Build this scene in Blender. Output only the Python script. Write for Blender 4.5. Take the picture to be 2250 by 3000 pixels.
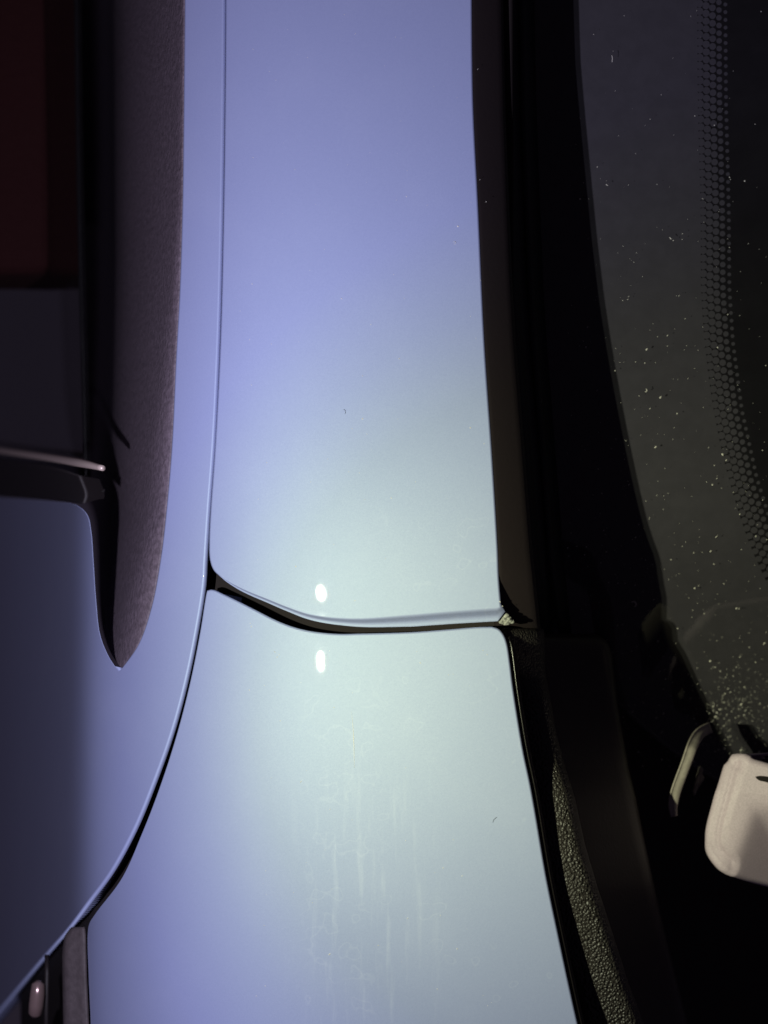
import bpy, math, random
import numpy as np
from mathutils import Vector, geometry

random.seed(7); np.random.seed(7)
sc = bpy.context.scene
C = sc.collection
for o in list(bpy.data.objects): bpy.data.objects.remove(o)

# ------------------------------------------------------------------ camera, world, lamp, exposure
D = 0.9                        # camera height above the panel, metres
S_ = 0.14 / 1000               # metres per photo pixel on the plane z = 0
cd = bpy.data.cameras.new('camera'); cam = bpy.data.objects.new('camera', cd); C.objects.link(cam)
cam.location = (0, 0, D); cam.rotation_euler = (0, 0, 0)
cd.sensor_fit = 'VERTICAL'; cd.sensor_height = 36.0
cd.lens = 36.0 * D / (3000 * S_)
cd.clip_start = 0.01; cd.clip_end = 50
cd.dof.use_dof = True; cd.dof.focus_distance = D + 0.03; cd.dof.aperture_fstop = 8.0
sc.camera = cam

w = bpy.data.worlds.new('World'); sc.world = w; w.use_nodes = True
bg = w.node_tree.nodes['Background']
bg.inputs[0].default_value = (0.62, 0.5, 0.8, 1); bg.inputs[1].default_value = 0.026

BEAM = ((0.60, (0.70, 0.67, 0.88, 1)), (0.84, (0.665, 0.66, 0.83, 1)), (0.892, (0.68, 0.70, 0.70, 1)), (0.93, (0.73, 0.765, 0.60, 1)), (0.998, (0.98, 1.02, 0.67, 1)))
ld = bpy.data.lights.new('hand_torch', 'POINT'); lamp = bpy.data.objects.new('hand_torch', ld); C.objects.link(lamp)
lamp.location = (-0.145, -0.045, 0.30)
ld.energy = 7.2; ld.shadow_soft_size = 0.0014; ld.color = (1, 1, 1)
# the torch's own beam: a warm greenish-white centre and a violet-blue spill, by angle from its axis
ld.use_nodes = True
_lt = ld.node_tree; _em = _lt.nodes['Emission']
_ax = (Vector((0.0920, -0.085, 0)) - lamp.location).normalized()
_ge = _lt.nodes.new('ShaderNodeNewGeometry'); _vm = _lt.nodes.new('ShaderNodeVectorMath'); _vm.operation = 'DOT_PRODUCT'
_vm.inputs[1].default_value = tuple(_ax); _lt.links.new(_ge.outputs['Incoming'], _vm.inputs[0])
_ab = _lt.nodes.new('ShaderNodeMath'); _ab.operation = 'ABSOLUTE'; _lt.links.new(_vm.outputs['Value'], _ab.inputs[0])
_cr = _lt.nodes.new('ShaderNodeValToRGB'); _lt.links.new(_ab.outputs[0], _cr.inputs[0]); _lt.links.new(_cr.outputs[0], _em.inputs['Color'])
_e = _cr.color_ramp.elements
_e[0].position, _e[0].color = BEAM[0]; _e[1].position, _e[1].color = BEAM[-1]
for _p, _c in BEAM[1:-1]: _e.new(_p).color = _c

vs = sc.view_settings
vs.view_transform = 'Standard'; vs.look = 'None'; vs.exposure = 0.0; vs.gamma = 1.0; vs.use_curve_mapping = False

# ------------------------------------------------------------------ node helpers
def new_mat(name):
    m = bpy.data.materials.new(name); m.use_nodes = True
    nt = m.node_tree; nt.nodes.clear()
    out = nt.nodes.new('ShaderNodeOutputMaterial')
    return m, nt, out
def N(nt, t, **kw):
    n = nt.nodes.new(t)
    for k, v in kw.items(): setattr(n, k, v)
    return n
def lk(nt, a, b): nt.links.new(a, b)
def setv(n, **kw):
    for k, v in kw.items():
        n.inputs[k.replace('_', ' ')].default_value = v
def math_(nt, op, a, b=None, c=None, clamp=False):
    n = N(nt, 'ShaderNodeMath', operation=op); n.use_clamp = clamp
    for i, v in enumerate((a, b, c)):
        if v is None: continue
        if hasattr(v, 'is_linked'): lk(nt, v, n.inputs[i])
        else: n.inputs[i].default_value = v
    return n.outputs[0]
def noise(nt, vec, scale, detail=2, rough=0.5, w=None):
    n = N(nt, 'ShaderNodeTexNoise'); n.inputs['Scale'].default_value = scale
    n.inputs['Detail'].default_value = detail; n.inputs['Roughness'].default_value = rough
    lk(nt, vec, n.inputs['Vector']); return n.outputs['Fac']
def rng(nt, v, a, b, c=0.0, d=1.0, smooth=True):
    n = N(nt, 'ShaderNodeMapRange', interpolation_type='SMOOTHSTEP' if smooth else 'LINEAR'); n.clamp = True
    lk(nt, v, n.inputs[0])
    for i, x in enumerate((a, b, c, d)): n.inputs[i + 1].default_value = x
    return n.outputs[0]
def mapping(nt, vec, scale, loc=(0, 0, 0)):
    n = N(nt, 'ShaderNodeMapping'); n.inputs['Scale'].default_value = scale; n.inputs['Location'].default_value = loc
    lk(nt, vec, n.inputs['Vector']); return n.outputs[0]
def bump(nt, h, dist, strength=1.0):
    n = N(nt, 'ShaderNodeBump'); n.inputs['Strength'].default_value = strength; n.inputs['Distance'].default_value = dist
    lk(nt, h, n.inputs['Height']); return n.outputs[0]
def mixrgb(nt, f, a, b):
    n = N(nt, 'ShaderNodeMix', data_type='RGBA')
    for s, v in ((n.inputs[0], f), (n.inputs[6], a), (n.inputs[7], b)):
        if hasattr(v, 'is_linked'): lk(nt, v, s)
        elif isinstance(v, tuple): s.default_value = v if len(v) == 4 else v + (1,)
        else: s.default_value = v
    return n.outputs[2]

# ------------------------------------------------------------------ materials
def make_paint():
    m, nt, out = new_mat('pearl_blue_paint')
    tc = N(nt, 'ShaderNodeTexCoord').outputs['Object']
    sep = N(nt, 'ShaderNodeSeparateXYZ'); lk(nt, tc, sep.inputs[0]); X, Y = sep.outputs[0], sep.outputs[1]
    # dried water marks: thin closed outlines and run-down smears, on the crest of the panels
    n1 = noise(nt, tc, 150, 0.8, 0.45)
    ring = rng(nt, math_(nt, 'ABSOLUTE', math_(nt, 'SUBTRACT', n1, 0.60)), 0.0, 0.042, 1, 0)
    gate = rng(nt, noise(nt, tc, 60, 2), 0.40, 0.52)
    zx = math_(nt, 'MULTIPLY', rng(nt, X, -0.038, -0.028), rng(nt, X, -0.008, 0.004, 1, 0))
    zy = rng(nt, Y, -0.075, -0.06, 1, 0)
    ring = math_(nt, 'MULTIPLY', math_(nt, 'MULTIPLY', ring, gate), math_(nt, 'MULTIPLY', zx, zy))
    ring2 = math_(nt, 'MULTIPLY', rng(nt, math_(nt, 'ABSOLUTE', math_(nt, 'SUBTRACT', noise(nt, tc, 85, 1.0, 0.5), 0.64)), 0.0, 0.016, 1, 0),
                  rng(nt, noise(nt, tc, 26, 1), 0.44, 0.52))
    ring2 = math_(nt, 'MULTIPLY', math_(nt, 'MULTIPLY', ring2, rng(nt, X, -0.01, 0.005)), rng(nt, Y, 0.0, 0.05, 1, 0))
    sm = noise(nt, mapping(nt, tc, (260, 22, 0)), 1.0, 4, 0.6)
    smear = math_(nt, 'MULTIPLY', rng(nt, sm, 0.50, 0.74), math_(nt, 'MULTIPLY', rng(nt, X, -0.05, -0.012), rng(nt, X, -0.005, 0.035, 1, 0)))
    smear = math_(nt, 'MULTIPLY', smear, rng(nt, Y, -0.14, -0.085, 1, 0))
    haze = rng(nt, noise(nt, tc, 22, 3, 0.6), 0.42, 0.8)
    film = math_(nt, 'ADD', math_(nt, 'MULTIPLY', ring, 0.10), math_(nt, 'MULTIPLY', ring2, 0.09))
    film = math_(nt, 'ADD', film, math_(nt, 'MULTIPLY', smear, 0.22))
    film = math_(nt, 'ADD', film, math_(nt, 'MULTIPLY', haze, 0.05), clamp=True)
    fl = noise(nt, tc, 5200, 1)
    fl2 = N(nt, 'ShaderNodeTexVoronoi'); fl2.inputs['Scale'].default_value = 3300; lk(nt, tc, fl2.inputs['Vector'])
    base = mixrgb(nt, film, mixrgb(nt, fl, PAINT_D[0], PAINT_D[1]), (0.76, 0.80, 0.86))
    pd = N(nt, 'ShaderNodeBsdfPrincipled'); lk(nt, base, pd.inputs['Base Color'])
    setv(pd, Roughness=0.6, Specular_IOR_Level=0.0, Coat_Weight=1.0, Coat_Roughness=0.013, Coat_IOR=1.5)
    pm = N(nt, 'ShaderNodeBsdfPrincipled')
    flc = N(nt, 'ShaderNodeSeparateColor'); lk(nt, fl2.outputs['Color'], flc.inputs[0])
    lk(nt, mixrgb(nt, flc.outputs[0], PAINT_M[0], PAINT_M[1]), pm.inputs['Base Color'])
    setv(pm, Metallic=1.0, Roughness=PAINT_R, Coat_Weight=1.0, Coat_Roughness=0.013, Coat_IOR=1.5)
    # fine polishing hairlines, only relief
    hair = noise(nt, mapping(nt, tc, (300, 6000, 0)), 1.0, 2)
    b = bump(nt, hair, 0.0000014, 1.0)
    lk(nt, b, pd.inputs['Coat Normal']); lk(nt, b, pm.inputs['Coat Normal'])
    pw = N(nt, 'ShaderNodeBsdfPrincipled')                       # coarse violet-blue pearl under the fine pale flake
    lk(nt, mixrgb(nt, flc.outputs[1], PAINT_P[0], PAINT_P[1]), pw.inputs['Base Color'])
    setv(pw, Metallic=1.0, Roughness=PAINT_RP, Coat_Weight=1.0, Coat_Roughness=0.013, Coat_IOR=1.5)
    lk(nt, b, pw.inputs['Coat Normal'])
    m0 = N(nt, 'ShaderNodeMixShader'); m0.inputs[0].default_value = PAINT_MIXP
    lk(nt, pd.outputs[0], m0.inputs[1]); lk(nt, pw.outputs[0], m0.inputs[2])
    mx = N(nt, 'ShaderNodeMixShader'); mx.inputs[0].default_value = PAINT_MIX
    lk(nt, m0.outputs[0], mx.inputs[1]); lk(nt, pm.outputs[0], mx.inputs[2]); lk(nt, mx.outputs[0], out.inputs[0])
    return m
PAINT_D = ((0.255, 0.288, 0.475), (0.315, 0.348, 0.54))
PAINT_P = ((0.42, 0.44, 0.82), (0.50, 0.52, 0.90))
PAINT_M = ((0.44, 0.58, 0.44), (0.56, 0.72, 0.55))
PAINT_RP = 0.74; PAINT_R = 0.56; PAINT_MIXP = 0.28; PAINT_MIX = 0.13

def plain(name, col, rough, spec=0.5, metal=0.0, bump_scale=None, bump_d=0.0001, kind='noise', coat=0.0, var=0.0, vscale=300):
    m, nt, out = new_mat(name)
    p = N(nt, 'ShaderNodeBsdfPrincipled')
    tc = N(nt, 'ShaderNodeTexCoord').outputs['Object']
    setv(p, Base_Color=tuple(col) + (1,), Roughness=rough, Specular_IOR_Level=spec, Metallic=metal, Coat_Weight=coat)
    if var:
        v = noise(nt, tc, vscale, 4, 0.6)
        c2 = tuple(min(1, x * (1 + 2.4 * var)) for x in col); c1 = tuple(x * (1 - var) for x in col)
        lk(nt, mixrgb(nt, rng(nt, v, 0.3, 0.72), c1, c2), p.inputs['Base Color'])
    if bump_scale:
        if kind == 'voronoi':
            v = N(nt, 'ShaderNodeTexVoronoi'); v.inputs['Scale'].default_value = bump_scale
            v.feature = 'SMOOTH_F1'; v.inputs['Smoothness'].default_value = 0.35
            lk(nt, tc, v.inputs['Vector']); h = math_(nt, 'SUBTRACT', 1.0, v.outputs['Distance'])
        else: h = noise(nt, tc, bump_scale, 3, 0.55)
        lk(nt, bump(nt, h, bump_d), p.inputs['Normal'])
    lk(nt, p.outputs[0], out.inputs[0])
    return m

def make_glass(name, tint, film, rough=0.03):
    m, nt, out = new_mat(name)
    tr = N(nt, 'ShaderNodeBsdfTransparent'); tr.inputs[0].default_value = tuple(tint) + (1,)
    gl = N(nt, 'ShaderNodeBsdfGlossy'); gl.inputs['Roughness'].default_value = rough
    df = N(nt, 'ShaderNodeBsdfDiffuse'); df.inputs[0].default_value = (0.46, 0.44, 0.48, 1)
    tc = N(nt, 'ShaderNodeTexCoord').outputs['Object']
    f = N(nt, 'ShaderNodeFresnel'); 
    ge = N(nt, 'ShaderNodeNewGeometry'); lk(nt, math_(nt, 'SUBTRACT', 1.5, math_(nt, 'MULTIPLY', ge.outputs['Backfacing'], 1.5 - 1 / 1.5)), f.inputs['IOR'])
    d1 = math_(nt, 'MULTIPLY', rng(nt, noise(nt, tc, 40, 6, 0.7), 0.2, 0.9, 0.75, 1.2), film)     # settled dust film
    m1 = N(nt, 'ShaderNodeMixShader'); lk(nt, d1, m1.inputs[0]); lk(nt, tr.outputs[0], m1.inputs[1]); lk(nt, df.outputs[0], m1.inputs[2])
    m2 = N(nt, 'ShaderNodeMixShader'); lk(nt, f.outputs[0], m2.inputs[0]); lk(nt, m1.outputs[0], m2.inputs[1]); lk(nt, gl.outputs[0], m2.inputs[2])
    lk(nt, m2.outputs[0], out.inputs[0])
    return m

MAT = dict(
    paint=make_paint(),
    trim=plain('grained_black_trim', (0.115, 0.088, 0.108), 0.6, 0.4, bump_scale=420, bump_d=0.0007, var=0.16, vscale=380),
    black=plain('black_plastic', (0.018, 0.014, 0.015), 0.55, 0.35, bump_scale=900, bump_d=0.0001),
    cowl=plain('coarse_grained_cowl_plastic', (0.030, 0.026, 0.023), 0.42, 0.5, bump_scale=900, bump_d=0.0010, kind='voronoi'),
    cowl_smooth=plain('smooth_cowl_plastic', (0.022, 0.014, 0.014), 0.5, 0.4, bump_scale=700, bump_d=0.00008),
    rubber=plain('glossy_rubber', (0.012, 0.010, 0.010), 0.22, 0.5),
    channel=plain('soft_black_channel', (0.016, 0.014, 0.014), 0.7, 0.2, bump_scale=300, bump_d=0.0001),
    mould=plain('matt_windscreen_moulding', (0.020, 0.014, 0.015), 0.6, 0.3, bump_scale=500, bump_d=0.00006),
    moulddark=plain('dark_gutter_rubber', (0.012, 0.012, 0.018), 0.5, 0.3),
    frit=plain('black_enamel_print', (0.052, 0.049, 0.060), 0.75, 0.1, var=0.05, vscale=120),
    dark=plain('unlit_inner_metal', (0.020, 0.016, 0.016), 0.8, 0.1),
    cap=plain('dusty_grey_plastic', (0.63, 0.51, 0.60), 0.45, 0.5, bump_scale=2600, bump_d=0.00016, var=0.07, vscale=1500),
    bracket=plain('grey_plastic_bracket', (0.34, 0.30, 0.27), 0.6, 0.3, var=0.12, vscale=200),
    metal=plain('dull_bright_moulding', (0.78, 0.62, 0.55), 0.42, 0.5, metal=0.35),
    bolt=plain('dull_steel', (0.36, 0.25, 0.24), 0.24, 0.5, metal=0.6),
    garnish=plain('grey_side_garnish', (0.072, 0.058, 0.062), 0.6, 0.3, bump_scale=900, bump_d=0.00012, var=0.1),
    glass=make_glass('windscreen_glass', (0.90, 0.89, 0.88), 0.026),
    side_glass=make_glass('side_window_glass', (0.35, 0.36, 0.38), 0.012),
    seat=plain('dark_red_seat_cloth', (0.024, 0.007, 0.007), 0.9, 0.1, bump_scale=200, bump_d=0.001),
    dash=plain('dashboard', (0.020, 0.013, 0.014), 0.85, 0.1, bump_scale=600, bump_d=0.0004),
    dust=plain('pale_dust', (0.78, 0.74, 0.66), 0.8, 0.2),
    dirt=plain('grey_dirt', (0.26, 0.26, 0.24), 0.9, 0.1, var=0.3, vscale=900),
)

# ------------------------------------------------------------------ the body surface (a height field in metres)
TH = np.array([(-400, 70), (60, 72), (215, 75.5), (248, 71), (290, 57), (330, 51), (400, 43), (500, 31), (600, 23), (750, 15), (920, 10), (1100, 7.5), (1450, 5.5), (2000, 4)], float)
TU = np.array([(-600, -.09), (700, -.02), (1300, .012), (1700, .004), (1790, -.004), (1850, .060), (2000, .062), (2600, .05), (3600, .03)], float)
def X0(px): return (px - 1125) * S_
def gsm(a, k):
    g = np.exp(-np.linspace(-2.5, 2.5, 2 * k + 1) ** 2); g /= g.sum()
    return np.convolve(np.pad(a, k, mode='edge'), g, mode='valid')
xs = np.linspace(-.5, .25, 7501)
def stations():
    def march(p0, p1, n):
        p = np.linspace(p0, p1, n); z = 0.; x = X0(p0); out = [(x, p0)]
        for i in range(1, n):
            t = math.tan(math.radians(np.interp(p[i], TH[:, 0], TH[:, 1]))); c = X0(p[i]); z0, x0 = z, x
            x = c * (1 - (z0 - t * x0) / D) / (1 + c * t / D); z = z0 + t * (x - x0); out.append((x, p[i]))
        return out
    return np.array(sorted(march(1125, -300, 1400) + march(1125, 2000, 900)[1:]))
st = stations()
tt = np.tan(np.radians(gsm(np.interp(np.interp(xs, st[:, 0], st[:, 1]), TH[:, 0], TH[:, 1]), 120)))
zx = np.concatenate([[0], np.cumsum((tt[1:] + tt[:-1]) / 2 * np.diff(xs))]); zx -= np.interp(X0(1300), xs, zx)
ys = np.linspace(-.5, .5, 5001)
tu = gsm(np.interp(1500 - ys / S_, TU[:, 0], TU[:, 1]), 28)
zy = -np.concatenate([[0], np.cumsum((tu[1:] + tu[:-1]) / 2 * np.diff(ys))]); zy -= np.interp(-300 * S_, ys, zy)
def body(x, y): return np.interp(x, xs, zx) + np.interp(y, ys, zy)
WT = np.array([(-.32, -.265), (-.25, -.226), (-.2, -.200), (-.107, -.150), (-.0813, -.1365), (-.0647, -.1275), (-.0503, -.119), (-.0157, -.0945), (.0156, -.0862), (.0387, -.0812),
               (.0768, -.0747), (.1146, -.0705), (.152, -.0662), (.189, -.0615), (.226, -.0574), (.35, -.045)])
wy = np.linspace(-.4, .4, 4001); wz = gsm(np.interp(wy, WT[:, 0], WT[:, 1]), 220)
def glassf(x, y): return np.interp(y, wy, wz) + 0 * x
def lower(f, off): return lambda x, y: f(x, y) - off

def hit(px, py, f=body):
    px = np.asarray(px, float); py = np.asarray(py, float)
    u = (px - 1125) * S_; v = (1500 - py) * S_
    hi = np.full(px.shape, .12); lo = np.full(px.shape, -.7)
    for _ in range(45):
        m = (hi + lo) / 2; k = 1 - m / D
        g = m - f(u * k, v * k); hi = np.where(g > 0, m, hi); lo = np.where(g > 0, lo, m)
    k = 1 - lo / D
    return np.stack([u * k, v * k, lo], -1)
def nrm(P, f=body, h=2e-4):
    dx = (f(P[..., 0] + h, P[..., 1]) - f(P[..., 0] - h, P[..., 1])) / (2 * h)
    dy = (f(P[..., 0], P[..., 1] + h) - f(P[..., 0], P[..., 1] - h)) / (2 * h)
    n = np.stack([-dx, -dy, np.ones_like(dx)], -1)
    return n / np.linalg.norm(n, axis=-1, keepdims=True)
def at(px, py, z): k = 1 - z / D; return ((px - 1125) * S_ * k, (1500 - py) * S_ * k, z)

# ------------------------------------------------------------------ object helpers
def tag(o, label=None, cat=None, group=None, kind=None):
    if label: o['label'] = label
    if cat: o['category'] = cat
    if group: o['group'] = group
    if kind: o['kind'] = kind
    return o
def link(name, V, F, mat, parent=None, normals=None, smooth=True):
    me = bpy.data.meshes.new(name); me.from_pydata([tuple(map(float, v)) for v in V], [], F); me.update()
    me.materials.append(mat)
    if smooth:
        me.polygons.foreach_set('use_smooth', [True] * len(me.polygons))
        if normals is not None: me.normals_split_custom_set_from_vertices([tuple(map(float, n)) for n in normals])
    o = bpy.data.objects.new(name, me); C.objects.link(o)
    if parent: o.parent = parent
    return o
def spline(pts, step=8.0):
    """Catmull-Rom through control points, resampled at an even step."""
    P = np.array(pts, float)
    if len(P) == 2: dense = np.linspace(P[0], P[1], 200)
    else:
        Q = np.vstack([2 * P[0] - P[1], P, 2 * P[-1] - P[-2]]); out = []
        for i in range(1, len(Q) - 2):
            p0, p1, p2, p3 = Q[i - 1], Q[i], Q[i + 1], Q[i + 2]
            d1 = np.linalg.norm(p1 - p0) ** .5 + 1e-9; d2 = np.linalg.norm(p2 - p1) ** .5 + 1e-9; d3 = np.linalg.norm(p3 - p2) ** .5 + 1e-9
            b1 = (d1**2 * p2 - d2**2 * p0 + (2*d1**2 + 3*d1*d2 + d2**2) * p1) / (3*d1*(d1 + d2))
            b2 = (d3**2 * p1 - d2**2 * p3 + (2*d3**2 + 3*d3*d2 + d2**2) * p2) / (3*d3*(d3 + d2))
            t = np.linspace(0, 1, 40)[:-1, None]
            out.append((1-t)**3*p1 + 3*(1-t)**2*t*b1 + 3*(1-t)*t**2*b2 + t**3*p2)
        dense = np.vstack(out + [P[-1:]])
    s = np.concatenate([[0], np.cumsum(np.linalg.norm(np.diff(dense, axis=0), axis=1))])
    n = max(2, int(round(s[-1] / step)) + 1); q = np.linspace(0, s[-1], n)
    return np.stack([np.interp(q, s, dense[:, 0]), np.interp(q, s, dense[:, 1])], -1)
def inside(poly, p):
    x, y = p[:, 0], p[:, 1]; r = np.zeros(len(p), bool); j = len(poly) - 1
    for i in range(len(poly)):
        a, b = poly[i], poly[j]
        if a[1] != b[1]:
            r ^= ((a[1] > y) != (b[1] > y)) & (x < (b[0] - a[0]) * (y - a[1]) / (b[1] - a[1]) + a[0])
        j = i
    return r
def panel(name, segs, f, mat, parent, spacing=16, edge=8, r=0.001, flange=0.008, profile=None, under=0.9):
    """A pressed sheet: outline filled by a dense triangulation on surface f, its rim rolled over and turned down."""
    O = np.vstack([spline(s, edge)[:-1] for s in segs])
    A = 0.5 * np.sum(O[:, 0] * np.roll(O[:, 1], -1) - np.roll(O[:, 0], -1) * O[:, 1])
    if A < 0: O = O[::-1]
    t = np.roll(O, -1, 0) - np.roll(O, 1, 0); t /= np.linalg.norm(t, axis=1, keepdims=True)
    out2 = np.stack([t[:, 1], -t[:, 0]], -1)
    mn, mx = O.min(0), O.max(0)
    gx, gy = np.meshgrid(np.arange(mn[0], mx[0], spacing), np.arange(mn[1], mx[1], spacing * .866))
    gx = gx + (np.arange(gx.shape[0]) % 2)[:, None] * spacing / 2
    G = np.stack([gx.ravel(), gy.ravel()], -1); G = G[inside(O, G)]
    keep = np.ones(len(G), bool)
    for i in range(0, len(G), 2000):
        d = np.min(np.sum((G[i:i+2000, None] - O[None]) ** 2, -1), 1); keep[i:i+2000] = d > (edge * .75) ** 2
    G = G[keep]
    n = len(O); P2 = np.vstack([O, G])
    res = geometry.delaunay_2d_cdt([Vector(p) for p in P2], [(i, (i + 1) % n) for i in range(n)], [], 0, 1e-6)
    V2 = np.array([tuple(v) for v in res[0]]); F = [tuple(x) for x in res[2]]
    cen = np.array([V2[list(x)].mean(0) for x in F]); ins = inside(O, cen)
    F = [x for x, k in zip(F, ins) if k]
    idx = {}
    for k, orig in enumerate(res[3]):
        for q in orig: idx[q] = k
    P = hit(V2[:, 0], V2[:, 1], f); Nn = nrm(P, f)
    # orient upward
    F2 = []
    for x in F:
        a, b, c = P[x[0]], P[x[1]], P[x[2]]
        F2.append(x if np.dot(np.cross(b - a, c - a), Nn[x[0]]) > 0 else x[::-1])
    B = [idx[i] for i in range(n)]
    S0, N0 = P[B], Nn[B]
    e = hit(O[:, 0] + out2[:, 0], O[:, 1] + out2[:, 1], f) - S0
    e -= N0 * np.sum(e * N0, 1, keepdims=True); e /= np.linalg.norm(e, axis=1, keepdims=True)
    K = 6; rings = []
    rv = r(O) if callable(r) else np.full(n, r)
    fv = (flange(O) if callable(flange) else np.full(n, flange))[:, None]; f0 = np.minimum(.0012, fv)
    for k in range(1, K + 1):
        ph = math.pi / 2 * k / K
        o = rv * math.sin(ph); d = rv * (1 - math.cos(ph))
        na, nb = np.full(n, math.cos(ph)), np.full(n, math.sin(ph))
        if profile is not None:
            wgt, po, pd_, pn = profile(O, k, K, out2)
            o = o * (1 - wgt) + po * wgt; d = d * (1 - wgt) + pd_ * wgt
            na = na * (1 - wgt) + np.cos(pn) * wgt; nb = nb * (1 - wgt) + np.sin(pn) * wgt
        rings.append((S0 + e * o[:, None] - N0 * d[:, None], N0 * na[:, None] + e * nb[:, None]))
    lastP = rings[-1][0]
    rings.append((lastP - N0 * f0 * .25, e)); rings.append((lastP - N0 * f0 - e * f0 * .5, e - N0)); rings.append((lastP - N0 * fv - e * fv * under, e - N0))
    V = [P]; NN = [Nn]; base = len(P); prev = B
    for Pk, Nk in rings:
        cur = list(range(base, base + n)); base += n
        V.append(Pk); NN.append(Nk / np.linalg.norm(Nk, axis=1, keepdims=True))
        for i in range(n):
            j = (i + 1) % n; q = (prev[i], prev[j], cur[j], cur[i]); F2.append(q)
        prev = cur
    V = np.vstack(V); NN = np.vstack(NN)
    # orient the rim quads with their normals
    F3 = []
    for x in F2:
        if len(x) == 4:
            cr = np.cross(V[x[1]] - V[x[0]], V[x[2]] - V[x[0]])
            if np.dot(cr, NN[x[2]]) < 0: x = x[::-1]
        F3.append(x)
    return link(name, V, F3, mat, parent, NN)
def tube(name, pts, rad, mat, parent, seg=10, flat=1.0):
    P = np.array(pts, float); n = len(P)
    R = np.full(n, rad) if np.isscalar(rad) else np.array(rad, float)
    T = np.gradient(P, axis=0); T /= np.linalg.norm(T, axis=1, keepdims=True)
    V, F = [], []
    up = np.array([0.013, 0.021, 1.0])
    for i in range(n):
        a = np.cross(T[i], up); a /= np.linalg.norm(a); b = np.cross(a, T[i])
        for k in range(seg):
            t = 2 * math.pi * k / seg; V.append(P[i] + R[i] * (a * math.cos(t) + b * math.sin(t) * flat))
    for i in range(n - 1):
        for k in range(seg):
            F.append((i*seg + k, i*seg + (k+1) % seg, (i+1)*seg + (k+1) % seg, (i+1)*seg + k))
    F.append(tuple(range(seg))[::-1]); F.append(tuple((n-1)*seg + k for k in range(seg)))
    return link(name, V, F, mat, parent)
def grid(name, rows, mat, parent, thick=None, smooth=True):
    V = np.array(rows, float); m, n = V.shape[:2]; F = []
    for i in range(m - 1):
        for j in range(n - 1): F.append((i*n + j, i*n + j + 1, (i+1)*n + j + 1, (i+1)*n + j))
    o = link(name, V.reshape(-1, 3), F, mat, parent, smooth=smooth)
    if thick:
        md = o.modifiers.new('thickness', 'SOLIDIFY'); md.thickness = thick; md.offset = 1 if False else -1
    return o
def lut(tab): T = np.array(tab, float); return lambda q: np.interp(q, T[:, 0], T[:, 1])

# ------------------------------------------------------------------ the car (one thing)
car = bpy.data.objects.new('car', None); C.objects.link(car); car.empty_display_size = 0.05
tag(car, 'pale pearl-blue car seen close up at its windscreen pillar and wing', 'car')

GAPL = [(656, -120), (656, 0), (654, 300), (648, 700), (640, 1000), (626, 1300), (611, 1500), (602, 1640), (597, 1720), (576, 1850),
        (545, 2000), (504, 2150), (450, 2300), (396, 2430), (328, 2555), (262, 2645), (205, 2722), (125, 2815), (0, 2965), (-140, 3130)]
STRIP = [(542, -120), (541, 0), (538, 300), (534, 600), (526, 850), (515, 1050), (503, 1300), (488, 1480), (469, 1640), (442, 1780), (405, 1890), (362, 1975)]

# --- windscreen pillar panel
def joggle(O, k, K, o2):
    x, y = O[:, 0], O[:, 1]
    wgt = np.clip((o2[:, 1] - .35) * 3, 0, 1) * np.clip((y - 1672) / 16, 0, 1) * np.clip((x - 612) / 30, 0, 1) * np.clip((1466 - x) / 8, 0, 1) * (y < 1850)
    width = np.interp(x, [600, 700, 850, 1000, 1200, 1450], [6, 13, 17, 24, 38, 42]) * S_
    f = [0.12, 0.30, 0.48, 0.66, 0.86, 1.0][k - 1]
    d = np.array([0.04, 0.28, 0.66, 0.9, 0.97, 1.0])[k - 1] * np.interp(x, [650, 900, 1200, 1450], [0.0030, 0.0034, 0.0034, 0.0022])
    a = math.radians([18, 48, 42, 18, 6, 14][k - 1])
    return wgt, width * f, d, np.full(len(x), a)
pillar = panel('windscreen_pillar', [
    [(1376, -120), (666, -120)],
    [(666, -120), (666, 0), (664, 300), (658, 700), (650, 1000), (635, 1300), (621, 1500), (617, 1590), (619, 1640), (629, 1668), (648, 1688), (672, 1704),
     (720, 1728), (780, 1752), (840, 1776), (900, 1796), (960, 1806), (1050, 1810), (1200, 1799), (1330, 1788), (1462, 1778)],
    [(1462, 1778), (1455, 1690), (1452, 1610), (1436, 1339), (1413, 1000), (1395, 610), (1380, 300), (1376, 0), (1376, -120)]],
    body, MAT['paint'], car, r=0.0009, flange=0.012, profile=joggle)
tag(pillar, 'pale blue windscreen pillar panel with a folded lower edge')

# --- front wing (fender)
FR = [(1440, 1842), (1458, 1848), (1471, 1864), (1480, 1889), (1488, 1940), (1496, 2005), (1511, 2105), (1528, 2205), (1546, 2290), (1561, 2372), (1595, 2572), (1628, 2732), (1662, 2892), (1686, 3000), (1716, 3130)]
fender = panel('front_wing', [
    [(609, 1734), (620, 1733), (650, 1746), (700, 1770), (750, 1795), (800, 1820), (850, 1840), (900, 1853), (950, 1860), (1000, 1863), (1050, 1862), (1200, 1858), (1300, 1851), (1400, 1843), (1440, 1842)],
    FR,
    [(1716, 3130), (268, 3130)],
    [(268, 3130), (266, 3000), (260, 2860), (257, 2740), (262, 2706), (284, 2672)],
    [(284, 2672), (358, 2574), (418, 2442), (469, 2311), (519, 2158), (559, 2004), (589, 1855), (605, 1755), (609, 1734)]],
    body, MAT['paint'], car, r=0.0008, flange=0.012)
tag(fender, 'pale blue front wing with dried water marks')

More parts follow.
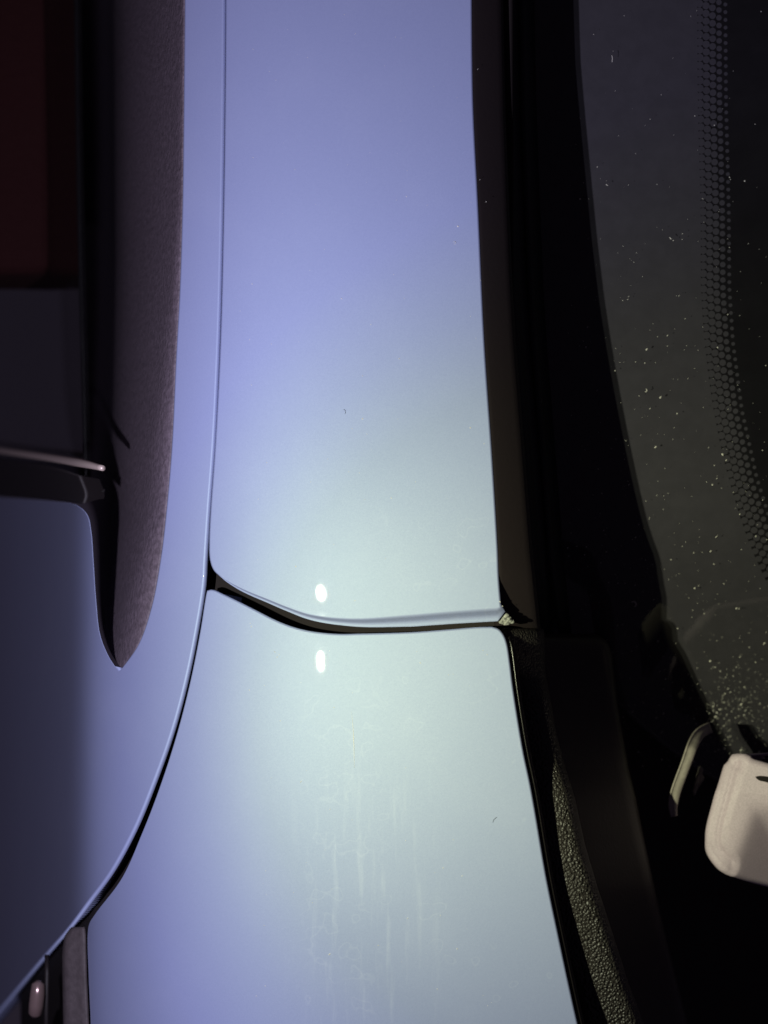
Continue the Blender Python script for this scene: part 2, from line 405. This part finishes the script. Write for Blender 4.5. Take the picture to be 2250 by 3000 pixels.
# --- door: painted skin with the window cut out
door = panel('door', [
    [(649, -125), (547, -120)],
    [(547, -120), (546, 0), (543, 300), (539, 600), (531, 850), (520, 1050), (508, 1300), (493, 1480), (474, 1640), (447, 1780), (408, 1890), (350, 1972)],
    [(350, 1972), (318, 1925), (292, 1860), (280, 1760), (272, 1640), (266, 1560), (254, 1508), (222, 1480), (160, 1470), (0, 1458), (-140, 1450)],
    [(-140, 1450), (-140, 3120)],
    [(x - 7, y - 5) for x, y in GAPL[::-1]]],
    body, MAT['paint'], car, r=lambda O: np.where((O[:, 0] < 340) & (O[:, 1] < 1985), .0001, .0014), flange=lambda O: np.where((O[:, 0] < 340) & (O[:, 1] < 1985), .0002, .009))
def frame_face(x, y):               # rounded frame trim: rolls away from the door edge into the window, tighter towards its upper end
    xe = np.interp(y, [-.09, -.06, 0, .07, .14, .25], [-.116, -.105, -.0925, -.0875, -.0845, -.083]); d = np.maximum(0, xe - x)
    K = np.interp(y, [-.09, -.03, .03, .08, .13, .3], [70, 110, 130, 200, 420, 600]); lim = 1.45 / K
    return body(x, y) - .003 - np.where(d < lim, K * d * d, K * lim * lim + 2 * K * lim * (d - lim))
sail = panel('window_frame_trim', [
    [(540, -120), (150, -120)],
    [(150, -120), (150, 0), (165, 500), (180, 900), (195, 1200), (215, 1330), (232, 1400), (238, 1440)],
    [(238, 1440), (262, 1478), (276, 1520), (284, 1600), (290, 1760), (302, 1850), (326, 1915), (358, 1960)],
    [(358, 1960)] + [(x - 5, y) for x, y in STRIP[::-1]][1:-1] + [(540, -120)]],
    frame_face, MAT['trim'], door, spacing=14, r=0.001, flange=0.01)
tag(sail, 'coarsely grained dusty rounded trim inside the door frame')
belt = panel('belt_weatherstrip', [
    [(-140, 1330), (0, 1352), (150, 1372), (228, 1396)],
    [(228, 1396), (246, 1450), (240, 1472)],
    [(240, 1472), (160, 1462), (0, 1450), (-140, 1442)],
    [(-140, 1442), (-140, 1330)]], lower(body, 0.006), MAT['black'], door, spacing=18, r=0.001, flange=0.01)
bp = spline([(-140, 1296), (0, 1320), (150, 1342), (240, 1358), (296, 1372)], 10)
H = hit(bp[:, 0], bp[:, 1], body) + np.array([0.001, 0, 0.0015])
tube('belt_moulding', H, np.interp(np.linspace(0, 1, len(H)), [0, .85, 1], [.0016, .0020, .0012]), MAT['metal'], door, seg=14)
panel('window_glass', [
    [(215, -120), (-140, -120)], [(-140, -120), (-140, 1400)], [(-140, 1400), (0, 1420), (245, 1440)],
    [(245, 1440), (240, 1200), (225, 600), (215, -120)]], lower(body, 0.045), MAT['side_glass'], door, spacing=30, edge=20, r=0.001, flange=0.003)

# --- dark structure under the panel gaps
panel('inner_body', [[(1490, -110), (575, -110)], [(575, -110), (570, 900), (545, 1500), (500, 1780), (420, 1960), (60, 2300)], [(60, 2300), (60, 3120)], [(60, 3120), (1740, 3120)], [(1740, 3120), (1490, 1900), (1490, 1800)], [(1490, 1800), (1490, -110)]],
      lower(body, 0.0165), MAT['dark'], car, spacing=60, edge=40, r=0.002, flange=0.01)

# --- side garnish and hinge bolt at the wing's lower edge
rows = []
for py in np.concatenate([[2716], np.linspace(2722, 3130, 22)]):
    xr = np.interp(py, [2716, 2740, 2860, 3000, 3130], [248, 251, 254, 260, 262]); xl = np.interp(py, [2716, 2726, 2745, 2800, 3130], [212, 202, 190, 184, 190])
    zr = float(hit(xr, py)[2]) - 0.002
    rows.append([at(xr + 3, py, zr - 0.006), at(xr, py, zr), at(xr - 8, py, zr + 0.0002)] + [at(xr + (xl - xr) * t, py, zr - 0.006 * t) for t in (.3, .5, .7, .86)] + [at(xl, py, zr - 0.009), at(xl - 2, py, zr - 0.014), at(xl - 3, py, zr - 0.03)])
grid('side_garnish', rows, MAT['garnish'], car, thick=0.0015)
zb = -0.115
bolt = tube('hinge_bolt', [at(113, 2878, zb), at(112, 2884, zb + .001), at(110, 2910, zb + .0012), at(106, 2945, zb + .0012), at(103, 2968, zb + .001), at(101, 2976, zb)],
     [.0016, .0030, .0034, .0034, .0032, .0018], MAT['bolt'], car, seg=16)
tube('hinge_bracket', [at(137, 2800, zb - .01), at(138, 2850, zb - .004), at(136, 2960, zb - .004), at(136, 3120, zb - .004)], .0011, MAT['black'], car)

# --- windscreen: glass, enamel print with its dots, mouldings
gl_left = lut([(-120, 1545), (1000, 1600), (1850, 1690), (3000, 1900)])
ws = panel('windscreen', [[(2420, -120), (1440, -120)], [(1440, -120), (1500, 1000), (1600, 1850)], [(1600, 1850), (1800, 2050), (2060, 2260), (2420, 2420)], [(2420, 2420), (2420, -120)]],
           glassf, MAT['glass'], car, spacing=40, edge=24, r=0.002, flange=0.0025)
tag(ws, 'dusty windscreen glass with a black dotted enamel border')
BL = lut([(-120, 2035), (0, 2036), (300, 2038), (610, 2046), (850, 2048), (1000, 2058), (1200, 2084), (1400, 2128), (1600, 2192), (1750, 2262), (1900, 2345), (2000, 2410)])
bl = [(float(BL(q)) + 6, q) for q in (-118, 0, 300, 610, 850, 1000, 1200, 1400, 1600, 1750, 1900, 2000)]
panel('enamel_border', [[(2041, -118), (1445, -118)], [(1445, -118), (1505, 1000), (1605, 1845)], [(1605, 1845), (1802, 2044), (2062, 2254), (2418, 2412)], [(2418, 2412), (2418, 2000)],
      [(2418, 2000)] + bl[::-1][1:]], lower(glassf, 0.0045), MAT['frit'], ws, spacing=40, edge=14, r=0.0002, flange=0.0004)
dotf = lower(glassf, 0.0043)
seg = 14
dv = [(math.cos(2 * math.pi * k / seg), math.sin(2 * math.pi * k / seg), 0) for k in range(seg)]
dm = bpy.data.meshes.new('enamel_dot')
dm.from_pydata([(0, 0, 0)] + dv + [(a * 1.0, b * 1.0, -0.15) for a, b, c in dv], [],
               [(0, 1 + k, 1 + (k + 1) % seg) for k in range(seg)] + [(1 + k, 1 + seg + k, 1 + seg + (k + 1) % seg, 1 + (k + 1) % seg) for k in range(seg)])
dm.materials.append(MAT['frit'])
DV, DF = [], []
dots = []
for i in range(84):
    for j in range(5):
        py = -80 + i * 22.6 + (j % 2) * 11.3 - j * 5.0
        px = float(BL(py)) + 13 + j * 19.0
        if px < 2275: dots.append((py, px, (10.6, 10.2, 9.4, 7.8, 5.4)[j] * S_ * 1.12))
dots.sort(key=lambda q: -q[0])                # the lower ones show largest and clearest
for cnt, (py, px, rad) in enumerate(dots):
    p = hit(px, py, dotf); n = nrm(p, dotf); rot = Vector(n).to_track_quat('Z', 'Y')
    if cnt < 298:
        o = bpy.data.objects.new('enamel_dot', dm); C.objects.link(o); o.parent = ws
        o.location = tuple(p); o.rotation_euler = rot.to_euler(); o.scale = (rad, rad, 0.0006)
    else:
        b0 = len(DV); DV.append(tuple(p))
        for c in dv: DV.append(tuple(Vector(p) + rot @ (Vector(c) * rad)))
        DF += [(b0, b0 + 1 + k, b0 + 1 + (k + 1) % seg) for k in range(seg)]
tag(link('enamel_dot_field', DV, DF, MAT['frit'], ws, smooth=False), kind='stuff')
# moulding strip beside the pillar, then the gutter and its ridge
ME = lut([(-120, 1370), (0, 1374), (300, 1379), (610, 1394), (1000, 1412), (1339, 1435), (1610, 1451), (1780, 1458), (1850, 1466)])
MR = lut([(-120, 1466), (0, 1468), (340, 1475), (610, 1485), (850, 1495), (1000, 1504), (1340, 1531), (1610, 1552), (1800, 1572), (1850, 1577)])
rows, rows2, rows3 = [], [], []
for py in np.linspace(-120, 1856, 90):
    a, b = float(ME(py)), float(MR(py)); z0 = float(hit(a, py)[2]) - float(np.interp(py, [1690, 1790, 1856], [0, .007, .015]))
    rows.append([at(a - 14, py, z0 - .014), at(a - 8, py, z0 - .0032), at(a - 2, py, z0 - .0014)] + [at(a + (b - a) * t, py, z0 - .0012 - .0070 * t - .0020 * t * t) for t in np.linspace(.02, .92, 8)] + [at(b - 3, py, z0 - .0108), at(b, py, z0 - .014), at(b + 1, py, z0 - .05)])
    g = float(hit(b + 60, py, glassf)[2])
    rr = b + 52
    rows2.append([at(b - 6, py, g + .030), at(b + 18, py, g + .020), at(rr - 8, py, g + .0125), at(rr, py, g + .0135), at(rr + 6, py, g + .0135), at(rr + 14, py, g + .0115), at(rr + 26, py, g + .0035), at(rr + 40, py, g + .0005)])
tag(grid('side_moulding', rows, MAT['mould'], car, thick=0.001), 'matt dark brown moulding strip along the pillar')
grid('gutter_seal', rows2, MAT['moulddark'], car, thick=0.001)

# --- cowl cover between wing and windscreen
FE = lut([(1842, 1462), (1864, 1475), (1889, 1484), (1940, 1492), (2005, 1500), (2105, 1515), (2205, 1532), (2290, 1550), (2372, 1565), (2572, 1599), (2732, 1632), (2892, 1666), (3000, 1690), (3130, 1720)])
DP = lut([(1840, .0040), (1862, .0052), (1890, .0085), (1930, .0135), (1990, .0205), (2120, .0215), (2230, .0190), (2300, .0155), (2339, .0142), (2475, .0130), (2610, .0130), (2746, .0150), (2881, .0175), (3000, .0215), (3130, .026)])
RB = lut([(1840, 1568), (1950, 1574), (2050, 1588), (2150, 1606), (2230, 1624), (2339, 1658), (2475, 1687), (2610, 1727), (2746, 1772), (2881, 1815), (3000, 1860), (3130, 1915)])
RC = lut([(1860, 1715), (1868, 1745), (1885, 1766), (1920, 1778), (2000, 1786), (2100, 1800), (2260, 1830), (2340, 1850), (2450, 1872), (2700, 1925), (3130, 2030)])
rows, blk = [], []
pys = np.concatenate([[1850, 1852, 1856], np.linspace(1862, 3130, 150)])
for k, py in enumerate(pys):
    e, rb, d = float(FE(py)), float(RB(py)), float(DP(py)); z0 = float(hit(e - 12, py)[2])
    dr = [.006, .002, .0005][k] if k < 3 else 0
    tl = float(np.interp(py, [1850, 1960, 2050], [.0120, .0085, 0]))
    r = [at(e + 2, py, z0 - d - .012), at(e + 6, py, z0 - d - .003 - dr)]
    r += [at(e + 10 + (rb - e - 16) * t, py, z0 - d - dr - .0012 * (1 - t) ** 2 - .0016 * t ** 3 - tl * t) for t in np.linspace(0, 1, 14)]
    zt = z0 - d - dr - .0016 - tl
    r += [at(rb - 2, py, zt - .0008), at(rb + 3, py, zt - .0026), at(rb + 8, py, zt - .0062), at(rb + 12, py, zt - .011), at(rb + 16, py, zt - .02)]
    rows.append(r)
for k, py in enumerate(np.linspace(1866, 3130, 100)):
    e, rb, rc, d = float(FE(py)), float(RB(py)), float(RC(py)), float(DP(py)); z0 = float(hit(e - 12, py)[2])
    zt = z0 - np.interp(py, [1866, 2000, 2230, 2600, 3130], [.036, .036, .038, .040, .052]) - (.006 if k == 0 else 0)
    b0 = rb - 2
    blk.append([at(b0 + (rc - b0) * t, py, zt - .036 * t) for t in np.linspace(0, .95, 10)] + [at(rc - 4, py, zt - .0365), at(rc, py, zt - .039), at(rc + 3, py, zt - .045), at(rc + 5, py, zt - .08), at(rc + 9, py, zt - .12)])
cowl = grid('cowl_cover', rows, MAT['cowl'], car, thick=0.0015)
tag(cowl, 'coarsely grained black cowl cover beside the wing')
grid('cowl_end_cap', blk, MAT['cowl_smooth'], cowl, thick=0.0015)
# cowl well floor under the wiper
rows = []
for py in np.linspace(2040, 3130, 30):
    rows.append([at(px, py, float(np.interp(px, [1780, 2500], [-.165, -.195])) - .00008 * (py - 2040) * .6) for px in np.linspace(1790, 2480, 20)])
grid('cowl_well_floor', rows, MAT['black'], cowl, thick=0.002)
# wing edge seal: two fine glossy beads
for off, zz, rad, y1 in ((13, -.0030, .00042, 2400), (6, -.0040, .00034, 2300)):
    q = spline([(float(FE(y)) + off, y) for y in (1868, 1889, 1940, 2005, 2105, 2205, 2290, 2372, 2572, 2732, 2892, 3000, 3130)], 14)
    zf = hit(q[:, 0] - off - 12, q[:, 1])[:, 2]
    tube('wing_edge_seal', [at(a, b, z + zz) for (a, b), z in zip(q, zf)], rad, MAT['rubber'], car, seg=8)
q = spline([(float(FE(y)) + 9, y) for y in (1866, 1889, 1940, 2005, 2105, 2205, 2290, 2372, 2572, 2732, 2892, 3000, 3130)], 14)
zf = hit(q[:, 0] - 22, q[:, 1])[:, 2]
grid('wing_edge_rubber', [[at(a - 10, b, z - .0038), at(a - 3, b, z - .0036), at(a + 5, b, z - .0036), at(a + 8, b, z - .0042), at(a + 10, b, z - .012)] for (a, b), z in zip(q, zf)], MAT['black'], car, thick=0.0006)

# --- wiper arm cap, its bracket
zc = -0.088
cap = bpy.data.objects.new('wiper_arm', None); C.objects.link(cap); cap.parent = car; cap.empty_display_size = 0.02
def rounded_block(name, rings, mat, parent):
    V, F = [], []; n = None
    for R in rings:
        n = len(R); V += [at(x, y, z) for x, y, z in R]
    for i in range(len(rings) - 1):
        for k in range(n): F.append((i*n + k, i*n + (k+1) % n, (i+1)*n + (k+1) % n, (i+1)*n + k))
    F.append(tuple((len(rings) - 1) * n + k for k in range(n)))
    o = link(name, V, F, mat, parent); return o
def ring_px(ctrl, n, z, inset=0, cen=(2190, 2400)):
    P = np.array(ctrl + [ctrl[0]], float); q = spline(ctrl + [ctrl[0]], 4)
    s = np.linspace(0, len(q) - 1, n + 1)[:-1]; q = np.stack([np.interp(s, range(len(q)), q[:, 0]), np.interp(s, range(len(q)), q[:, 1])], -1)
    t = np.roll(q, -1, 0) - np.roll(q, 1, 0); t /= np.linalg.norm(t, axis=1, keepdims=True)
    nn = np.stack([-t[:, 1], t[:, 0]], -1)
    c = q.mean(0); sgn = np.sign(np.sum((c - q) * nn, 1)); sgn = 1 if sgn.sum() > 0 else -1
    q = q + nn * sgn * inset
    zz = z if callable(z) else (lambda x, y: z)
    return [(x, y, zz(x, y)) for x, y in q]
OUT = [(2124, 2232), (2150, 2216), (2200, 2226), (2300, 2256), (2400, 2290), (2430, 2360), (2430, 2560), (2390, 2632), (2300, 2608), (2190, 2578), (2130, 2556), (2092, 2528), (2070, 2486), (2067, 2440), (2085, 2360), (2105, 2280), (2124, 2232)]
OUT = [(x + 17 * np.clip((2160 - x) / 60, 0, 1), y + (15 if y < 2300 else -12 * np.clip((y - 2480) / 60, 0, 1))) for x, y in OUT]
OD = spline(OUT, 6); OD = OD[(OD[:, 0] < 2145) & (OD[:, 1] < 2536)]
def sst(t): t = np.clip(t, 0, 1); return t * t * (3 - 2 * t)
def capf(x, y):                     # crown with a lower rim on its near side and a hollow running to the far lower corner
    k = 1 - zc / D; px = 1125 + np.asarray(x) / (S_ * k); py = 1500 - np.asarray(y) / (S_ * k)
    sh = px.shape; p = np.stack([px.ravel(), py.ravel()], -1); d = np.zeros(len(p))
    for i in range(0, len(p), 4000):
        d[i:i+4000] = np.sqrt(np.min(np.sum((p[i:i+4000, None] - OD[None]) ** 2, -1), 1))
    d = d.reshape(sh)
    rim = -.0022 * (1 - sst((d - 20) / 12)) - .0008 * (1 - sst(d / 16)) - .0022 * np.clip((2320 - py) / 80, 0, 1)
    rim = rim * sst((2560 - py) / 90)
    a = (px - (2206 - (py - 2372) * .36)); b = (py - 2362 - (px - 2200) * .05) * 1.1
    m = -np.log(np.exp(-np.clip(a, -300, 300) / 9) + np.exp(-np.clip(b, -300, 300) / 9)) * 9
    hol = -.95 * S_ * 12 * np.log1p(np.exp(np.clip(m / 12, -30, 30)))
    return zc + rim + hol + .000028 * np.clip(px - 2100, -40, 400) * sst((d - 20) / 30)
tag(panel('wiper_arm_cap', [OUT], capf, MAT['cap'], cap, spacing=7, edge=6, r=.0030, flange=.016, under=0.2), 'dusty pinkish grey rounded wiper arm cap')
sl = [(2214, 2276), (2228, 2274), (2300, 2290), (2300, 2302), (2244, 2290), (2222, 2284)]
panel('cap_slot', [sl + [sl[0]]], lower(capf, -.0003), MAT['dark'], cap, spacing=6, edge=4, r=.0002, flange=.0008)
# bracket: a lit rib leaning beside the cap, with a small chip behind it
zb2 = -0.090
b = spline([(2084, 2132), (2068, 2138), (2050, 2150), (2034, 2174), (2010, 2238), (1984, 2308), (1974, 2344), (1972, 2372), (1976, 2392)], 8)
rows = []
for i, (x, y) in enumerate(b):
    j = min(i + 1, len(b) - 1); k = max(i - 1, 0); t = b[j] - b[k]; t /= np.linalg.norm(t); nx, ny = t[1], -t[0]
    zq = zb2 - .026 * (1 - min(1, i / (.30 * len(b)))) ** 1.2
    wd = np.interp(i / (len(b) - 1), [0, .2, .5, .85, 1], [15, 16, 15, 15, 10])
    rows.append([at(x + nx * wd, y + ny * wd, zq - .012), at(x + nx * wd, y + ny * wd, zq - .001), at(x + nx * (wd - 3), y + ny * (wd - 3), zq), at(x, y, zq + .0003), at(x - nx * (wd - 4), y - ny * (wd - 4), zq - .0004), at(x - nx * (wd - 1), y - ny * (wd - 1), zq + .0008), at(x - nx * (wd + 1), y - ny * (wd + 1), zq), at(x - nx * (wd + 2), y - ny * (wd + 2), zq - .012)])
grid('cowl_rib', rows, MAT['bracket'], cowl, thick=0.001)
chip = [(2050, 2246), (2058, 2252), (2056, 2268), (2062, 2280), (2052, 2296), (2042, 2312), (2034, 2330), (2030, 2322), (2034, 2300), (2040, 2278), (2046, 2262)]
rounded_block('cowl_clip', [ring_px(chip, 44, -.122, -2), ring_px(chip, 44, -.112, 0), ring_px(chip, 44, -.1112, 2)], MAT['bracket'], cowl)

# --- car interior glimpsed through the glass
def box(name, x0, x1, y0, y1, z, h, mat, parent):
    V = [at(x0, y0, z), at(x1, y0, z), at(x1, y1, z), at(x0, y1, z)]
    V += [(a, b_, c - h) for a, b_, c in V]
    o = link(name, V, [(0, 3, 2, 1), (4, 5, 6, 7), (0, 1, 5, 4), (1, 2, 6, 5), (2, 3, 7, 6), (3, 0, 4, 7)], mat, parent, smooth=False)
    md = o.modifiers.new('round', 'BEVEL'); md.width = 0.012; md.segments = 4
    return o
box('seat_backrest', -150, 160, -200, 800, -.30, .1, MAT['seat'], car)
box('dashboard', 1600, 2700, -200, 2700, -.33, .04, MAT['dash'], car)

# ------------------------------------------------------------------ loose dirt
def specks(spec, name, label, mat, cat):
    V, F = [], []
    for p, n, r in spec:
        n = Vector(n); a = n.orthogonal().normalized(); b2 = n.cross(a); b0 = len(V); m = 6
        ph = random.random() * 6.3; ex = random.uniform(.6, 1.7)
        for k in range(m):
            t = ph + 2 * math.pi * k / m; rr = r * random.uniform(.7, 1.2)
            V.append(tuple(Vector(p) + a * (math.cos(t) * rr * ex) + b2 * (math.sin(t) * rr / ex) - n * r * .1))
        V.append(tuple(Vector(p) + n * r * .8))
        for k in range(m): F.append((b0 + k, b0 + (k + 1) % m, b0 + m))
    return tag(link(name, V, F, mat, None, smooth=False), label, cat, kind='stuff')
sp = []
R = np.random.rand
top_glass = lower(glassf, -0.0003)
for i in range(1100):
    px = 1660 + 620 * R(); py = -20 + 2280 * R() ** .7
    if R() > .25 + .75 * (max(py, 0) / 2250) ** 1.3: continue
    sp.append((px, py, .00015 * math.exp(.5 * np.random.randn())))
for i in range(420):
    px = 2150 + 75 * np.random.randn(); py = 2090 + 75 * np.random.randn(); sp.append((px, py, .00015 * math.exp(.5 * np.random.randn())))
pts = hit([s[0] for s in sp], [s[1] for s in sp], top_glass); nn = nrm(pts, top_glass)
specks([(p, n, min(r, .0006)) for p, n, (_, _, r) in zip(pts, nn, sp)], 'windscreen_dust', 'pale dust specks scattered over the dark windscreen glass', MAT['dust'], 'dust')
sp = []
for i in range(150):
    px = 680 + 760 * R(); py = 2980 * R()
    if 1690 < py < 1900: continue
    sp.append((px, py, .00016 * math.exp(.45 * np.random.randn())))
for px, py, r in ((805, 1910, .0003), (812, 1925, .0003), (818, 1918, .0002), (733, 1826, .0002), (736, 1836, .0003), (1040, 1760, .0003), (1465, 1763, .0003), (1472, 1776, .0002)): sp.append((px, py, r))
bt = lower(body, -0.00002)
pts = hit([s[0] for s in sp], [s[1] for s in sp], bt); nn = nrm(pts, bt)
specks([(p, n, r) for p, n, (_, _, r) in zip(pts, nn, sp)], 'paint_dust', 'fine white dust specks on the pale blue paintwork', MAT['dust'], 'dust')

# fibres and lint lying on glass and paint
def fibre(px, py, ang, L, curl, f, mat, label, rad=.00008):
    q = []
    for t in np.linspace(-.5, .5, 9):
        a = ang + curl * t; q.append((px + math.cos(a) * L * t, py + math.sin(a) * L * t))
    q = np.array(q); P = hit(q[:, 0], q[:, 1], f) + np.array([0, 0, .00015])
    return tag(tube('fibre', P, rad, mat, None, seg=5), label, 'fibre', 'stray fibres')
fibre(1862, 1765, .9, 26, 1.8, top_glass, MAT['dust'], 'pale curled fibre on the glass inside the spike of light', .00022)
fibre(1794, 172, 1.55, 20, .3, top_glass, MAT['dust'], 'short pale upright fibre on the upper windscreen', .00012)
fibre(1895, 1145, 1.9, 12, 1.5, top_glass, MAT['dust'], 'tiny hooked pale fibre on the windscreen beside the dotted border', .00018)
fibre(1448, 2400, -.9, 20, .5, body, MAT['dark'], 'thin dark hair on the front wing paint')
fibre(1012, 1205, 1.3, 16, .9, body, MAT['dark'], 'small dark curled hair on the pillar paint', .00006)
fibre(1335, 710, 1.2, 14, 2.4, body, MAT['dust'], 'small pale curled hair on the upper pillar', .00008)

sq = spline([(1030, 2085), (1034, 2130), (1037, 2190), (1038, 2250)], 10); sh_ = hit(sq[:, 0], sq[:, 1]) + np.array([0, 0, .00002])
tube('paint_scratch', sh_, np.interp(np.linspace(0, 1, len(sh_)), [0, .5, 1], [.00003, .00013, .00004]), MAT['dust'], fender, seg=5)
# lump of grit stuck where pillar, wing and moulding meet
V, F = [], []
import bmesh
bm = bmesh.new()
for px, py, r, z in ((1476, 1812, .0013, -.002), (1482, 1803, .0011, -.0016), (1490, 1815, .0014, -.0022), (1499, 1820, .0010, -.0028), (1484, 1822, .0014, -.0026), (1470, 1820, .0012, -.0022)):
    g = bmesh.ops.create_icosphere(bm, subdivisions=3, radius=r); x, y, zz = at(px, py, z)
    for v in g['verts']:
        c = v.co * 1500; v.co *= 1 + .22 * math.sin(c.x * 1.7 + px) * math.cos(c.y * 1.9 + py) + .1 * math.sin(c.z * 3.1); v.co += Vector((x, y, zz))
me = bpy.data.meshes.new('grit_lump'); bm.to_mesh(me); bm.free(); me.materials.append(MAT['dirt'])
me.polygons.foreach_set('use_smooth', [True] * len(me.polygons))
go = bpy.data.objects.new('grit_lump', me); C.objects.link(go)
tag(go, 'small grey lump of grit at the end of the panel gap', 'dirt')
